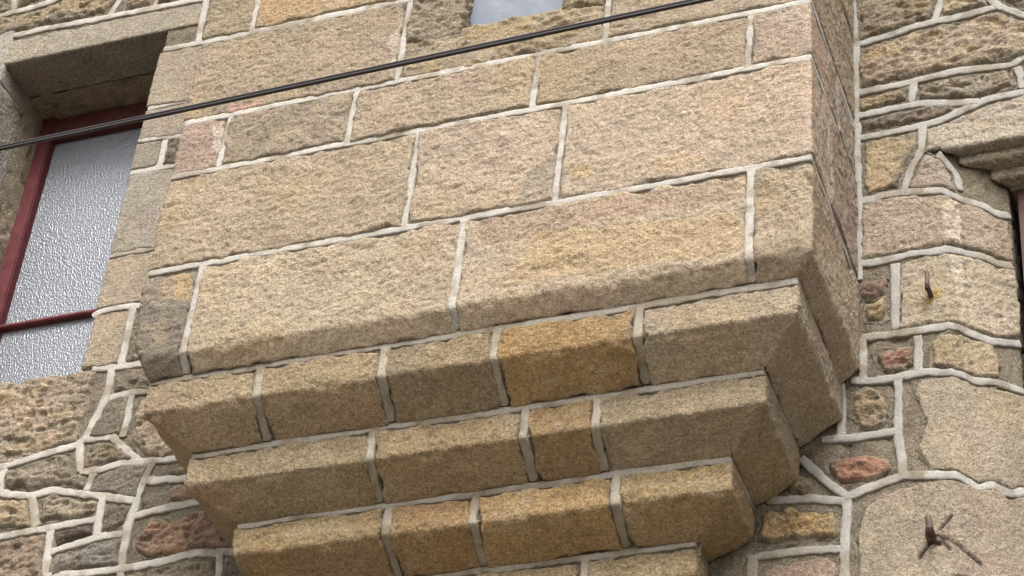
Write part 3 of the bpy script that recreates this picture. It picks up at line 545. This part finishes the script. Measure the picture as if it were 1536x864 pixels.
# ------------------------------------------------------------------ the corbelled bay
bay = tag(empty('corbelled_bay', (-.86, P, -.92)), 'projecting stone bay on four stepped corbel courses with pale raised joints', 'bay')
for cx, cz, sx, sz in ((-1.33, .6, .70, 1.82), (-.32, .6, .56, 1.82), (-.79, .19, .378, .95), (-.79, 1.41, .378, .20)):
    box('bay_core', (cx, .2735, cz), (sx, .44, sz), M_CORE, bay)
HB = (-.94, -.645, .684, 1.26)
bayhole = lambda U, S: (U > HB[0]-.003) & (U < HB[1]+.003) & (S > HB[2]-.003) & (S < HB[3])
PROF4 = [(0, 1.75), (0, -.281), (.043, -.319)]
m0 = m_bay(0, PROF4, .08, .08, left=([-.319, -.25, -.12], [.056, .022, 0]))
e0 = math.hypot(.043, .038)                               # soffit length
S4 = -.281-e0
bed(m0, XL-P, P, S4, 1.72, bay, res=.007, hole=bayhole, smooth=2)
ROWS = [0, .331, .527, .839, 1.13, 1.42, 1.72]
j = .009
def row(m, z0, z1, cuts, cols, ends=(XL-P, P), **kw):
    """stones between z0 and z1, cut at the given places; pale upright joints between"""
    kw0 = kw.pop('each', {})
    xs = [ends[0]]+list(cuts)+[ends[1]]
    for k in range(len(xs)-1):
        a, b = xs[k]+(j if k else .002), xs[k+1]-(j if k < len(xs)-2 else .002)
        dip = kw0.get('dip', .004); n = max(2, int((b-a)/.05)); tr = np.random.RandomState(int(abs(a*977+z1*331))+k)
        top = [(b+(a-b)*t/n, z1-dip*max(0, tr.normal(.3, .7))*(0 if 0 else 1)) for t in range(n+1)]
        stone(m, [(a, z0), (b, z0)]+top, bay, cols[k], **{**kw, **kw0.get(k, {})})
BC = bay_cuts = dict(BAY)
J_ = .010
kwb = dict(soffit=-.281, patches=PF, style='dressed', smooth=2, smear=.45)
row(m0, S4-.004, 0-J_, BC['c4'], [(148, 136, 118), (184, 165, 136), (186, 166, 138), (176, 156, 128)], **kwb, each={'dip': .011, 0: dict(label='grey weathered corner stone at the left foot of the bay')})
row(m0, 0+J_, .331-J_, BC['r3']+[.175], [(176, 156, 128), (184, 163, 138), (186, 165, 140), (168, 148, 128)], **kwb)
row(m0, .331+J_, .527-J_, BC['r2']+[.27], [(168, 142, 124), (158, 142, 118), (172, 152, 126), (170, 150, 122), (176, 154, 132), (168, 152, 132)], **kwb)
# row holding the little window
def quad(a, b, z0, z1, rgb, **kw): return stone(kw.pop('m', m0), [(a, z0), (b, z0), (b, z1), (a, z1)], bay, rgb, **{**kwb, **kw})
quad(XL-P, BC['r1'][0]-j, .527+J_, .839-J_, (168, 148, 122))
quad(BC['r1'][1]+j, P, .527+J_, .839-J_, (166, 148, 122))
sill_map = m_fold_up(HB[2], 0)
stone(sill_map, [(BC['r1'][0]+j, .527+J_), (BC['r1'][1]-j, .527+J_), (BC['r1'][1]-j, .665), (HB[1]+.002, .67), (HB[1]+.002, HB[2]+.08), (HB[0]-.002, HB[2]+.08), (HB[0]-.002, .67), (BC['r1'][0]+j, .665)], bay, (162, 146, 120), **{**kwb, 'style': 'rock'}, label='rock-faced sill stone under the little bay window', H=.004)
stone(m_fold_x(HB[0], 1, 0), [(BC['r1'][0]+j, .66), (HB[0]+.09, .66), (HB[0]+.09, HB[3]), (BC['r1'][0]+j, HB[3])], bay, (154, 140, 116), **{**kwb, 'smooth': 4, 'style': 'rock'})
stone(m_fold_x(HB[1], -1, 0), [(HB[1]-.09, .66), (BC['r1'][1]-j, .66), (BC['r1'][1]-j, HB[3]), (HB[1]-.09, HB[3])], bay, (150, 136, 110), **{**kwb, 'smooth': 4, 'style': 'rock'})
quad(XL-P, BC['r0'][0]-j, .839+J_, 1.13-J_, (160, 144, 116)); quad(BC['r0'][0]+j, BC['r1'][0]-j, .839+J_, 1.13-J_, (176, 150, 112))
quad(BC['r1'][1]+j, P, .839+J_, 1.13-J_, (166, 148, 120))
quad(XL-P, BC['r1'][0]-j, 1.13+J_, 1.42-J_, (170, 150, 122)); quad(BC['r1'][1]+j, P, 1.13+J_, 1.42-J_, (168, 148, 120))
quad(BC['r1'][0]+j, BC['r1'][1]-j, 1.275, 1.42-J_, (165, 148, 122))
quad(XL-P, -.8, 1.42+J_, 1.72, (170, 150, 122), res=.012); quad(-.78, P, 1.42+J_, 1.72, (168, 150, 126), res=.012)
for z in ROWS[:3]+[1.42]: ribbon(m0, [(XL-P, z), (XL, z), (-1.2, z+.002), (-.5, z-.002), (0, z), (P, z)], bay, width=.019)
for z in (.839, 1.13):
    ribbon(m0, [(XL-P, z), (BC['r1'][0]+.01, z)], bay); ribbon(m0, [(BC['r1'][1]-.01, z), (P, z)], bay)
def up(m, x0, z0, x1, z1, w=.0175): ribbon(m, [(x0, z0), (x1, z1)], bay, width=w)
for x in BC['c4']:
    ribbon(m0, [(x-.004, S4+.004), (x-.002, -.281), (x+.003, -.004)], bay, width=.021, h=.004)
for x in BC['r3']+[.175]: up(m0, x-.003, .004, x+.004, .327)
for x in BC['r2']+[.27]: up(m0, x-.003, .335, x+.003, .523)
for x in BC['r1']: up(m0, x-.002, .531, x+.003, .836); up(m0, x, .843, x, 1.126); up(m0, x, 1.134, x, 1.416)
up(m0, BC['r0'][0]-.003, .843, BC['r0'][0]+.006, 1.126)
up(m0, -.79, 1.424, -.79, 1.72)

# little window in the bay
bw = tag(empty('bay_window', ((HB[0]+HB[1])/2, .045, HB[2])), 'small blue grey window above the rock-faced sill in the bay front', 'window')
box('frame', ((HB[0]+HB[1])/2, .055, HB[2]+.012-.02), (HB[1]-HB[0]+.02, .03, .02), M_MAROON, bw, .003)
for s in (-1, 1): box('frame', ((HB[0]+HB[1])/2+s*((HB[1]-HB[0])/2+.004), .055, (HB[2]+HB[3])/2), (.018, .03, HB[3]-HB[2]), M_MAROON, bw, .003)
box('glass_pane', ((HB[0]+HB[1])/2, .042, (HB[2]+HB[3])/2), (HB[1]-HB[0]-.01, .006, HB[3]-HB[2]+.05), M_PANE, bw)

# corbel courses: offset of the face, z top, z of the lower edge, inset and z of the soffit's end
COURSES = [
 (.042, -.319, -.421, .102, -.483, BC['A'], [(168, 148, 118), (166, 145, 112), (150, 132, 106), (168, 138, 92), (172, 156, 132)], [None, None, 'dark tanned stone of the top corbel course', 'ochre stone of the top corbel course', None], 1.667),
 (.144, -.483, -.580, .102, -.635, BC['B'], [(158, 140, 110), (162, 140, 104), (158, 132, 92), (160, 144, 116)], [None, None, 'small ochre stone of the second corbel course', None], 1.574),
 (.246, -.635, -.728, .110, -.775, BC['Cc'], [(160, 136, 98), (164, 134, 92), (176, 146, 98), (166, 142, 102)], [None, 'ochre stone of the third corbel course', None, None], 1.474),
 (.356, -.775, -.868, .090, -.915, [-.95, -.62], [(160, 140, 106), (164, 142, 106), (158, 138, 104)], [None]*3, 1.36)]
for off, zt, za, ins, zb, cuts, cols, labs, xl_ in COURSES:
    mm = m_bay(off, [(0, zt), (0, za), (ins, zb)], .10, .10, xl=-xl_); Ls = math.hypot(ins, zb-za); Sb = za-Ls
    a, b = -xl_-(P-off), -off+(P-off)
    bed(mm, a, b, Sb-.01, zt+.012, bay, res=.006, smooth=2)
    xs = [a]+list(cuts)+[b]; tg = (.001, .006, .003, .009)
    for k in range(len(xs)-1):
        q0, q1 = xs[k]+(.011 if k else 0), xs[k+1]-(.011 if k < len(xs)-2 else 0)
        stone(mm, [(q0, Sb-.006), (q1, Sb-.006), (q1, zt-.019-tg[k % 4]), (q0, zt-.019-tg[(k+1) % 4])], bay, cols[k], 'corbel', label=labs[k], smooth=2, smear=.6, res=.0035, soffit=za)
    ribbon(mm, [(a, zt-.010), (-xl_, zt-.010), (-1.2, zt-.008), (-.6, zt-.012), (-off, zt-.010), (b, zt-.010)], bay, width=.021, rgb=(158, 152, 140))
    for x in cuts:
        ribbon(mm, [(x-.003, Sb+.004), (x+.001, za-.004), (x+.002, zt-.016)], bay, width=.022, h=.0040, rgb=(158, 150, 134))

# ------------------------------------------------------------------ left window
GY = .745
lw = tag(empty('casement_window', (-2.47, GY, HZ0)), 'tall window with hammered glass and dark red frame at far left', 'window')
fx0, fx1 = -2.757, -2.17
box('frame', (fx0+.024, GY-.005, .78), (.052, .05, 1.46), M_RED, lw, .004)
box('frame', (fx1-.016, GY-.005, .78), (.052, .05, 1.46), M_RED, lw, .004)
box('frame', ((fx0+fx1)/2, GY-.003, HZ1-.075+.02), (fx1-fx0-.06, .048, .09), M_RED_SHADED, lw, .004)
box('frame', ((fx0+fx1)/2, GY-.003, HZ0+.005), (fx1-fx0-.06, .048, .05), M_RED, lw, .004)
box('glazing_bar', ((fx0+fx1)/2, GY-.004, .590), (fx1-fx0-.09, .034, .013), M_BAR, lw, .003)
for z0, z1 in ((HZ0+.02, .585), (.595, HZ1-.08)):
    box('glass_pane', ((fx0+fx1)/2, GY+.006, (z0+z1)/2), (fx1-fx0-.08, .006, z1-z0), M_GLASS, lw)

# ------------------------------------------------------------------ right opening: edge of a painted frame
rf = tag(empty('recessed_casement', (.80, .70, -1.0)), 'edge of a maroon painted frame inside the moulded recess at far right', 'window')
box('frame', (.508, .605, -.50), (.24, .05, 1.66), M_MAROON, rf, .004)
box('frame', (.995, .605, .28), (.733, .048, .10), M_MAROON, rf, .004)
box('glass_pane', (.93, .615, -.5), (.90, .006, 1.5), M_PANE, rf)

# ------------------------------------------------------------------ shutter pintles, cable
def pintle(x, z, tall, r, label, lean):
    y0 = P
    t = tag(empty('iron_pintle', (x, y0, z)), label, 'pintle', 'rusty shutter pintles beside the right opening')
    tube('spike', [(x, y0+.03, z-.002), (x, y0-.01, z), (x-.001, y0-.038, z+.001), (x-.001, y0-.052, z+.004)], [r*1.25, r*1.2, r*1.1, r*.7], M_IRON, t)
    tube('pin', [(x-.001, y0-.042, z-.008), (x-.001, y0-.042, z+.01), (x-.001+lean, y0-.042, z+tall), (x-.001+lean, y0-.042, z+tall+.003)], [r*1.15, r, r*.9, r*.5], M_IRON, t)
    return t
pintle(.183, -.092, .046, .0054, 'slender rusty iron pintle above a yellow stain', 0)
pt = pintle(.166, -.790, .036, .0082, 'thick dark iron pintle in the cracked block', -.003)
tube('wedge', [(.170, P+.01, -.797), (.177, P-.012, -.799), (.184, P-.010, -.803)], [.008, .009, .004], M_IRON, pt)
tube('wedge', [(.160, P+.01, -.800), (.158, P-.022, -.790), (.157, P-.030, -.774)], [.007, .008, .004], M_IRON, pt)

cab = tag(empty('overhead_cable', (-1.0, -.4, .15)), 'black twin cable stretched diagonally across in front of the bay', 'cable')
def cable_pts(dy, dz):
    pts = []
    for k in range(81):
        t = -9+18*k/80; x = -1.0+t
        pts.append((x, -.40+dy+.0*t, .1465+(x+1.045)*.0169+.0016*(t*t)*.25+dz))
    return pts
tube('strand', cable_pts(0, .0046), .0036, M_CABLE, cab)
tube('strand', cable_pts(.001, -.0034), .0048, M_CABLE, cab)
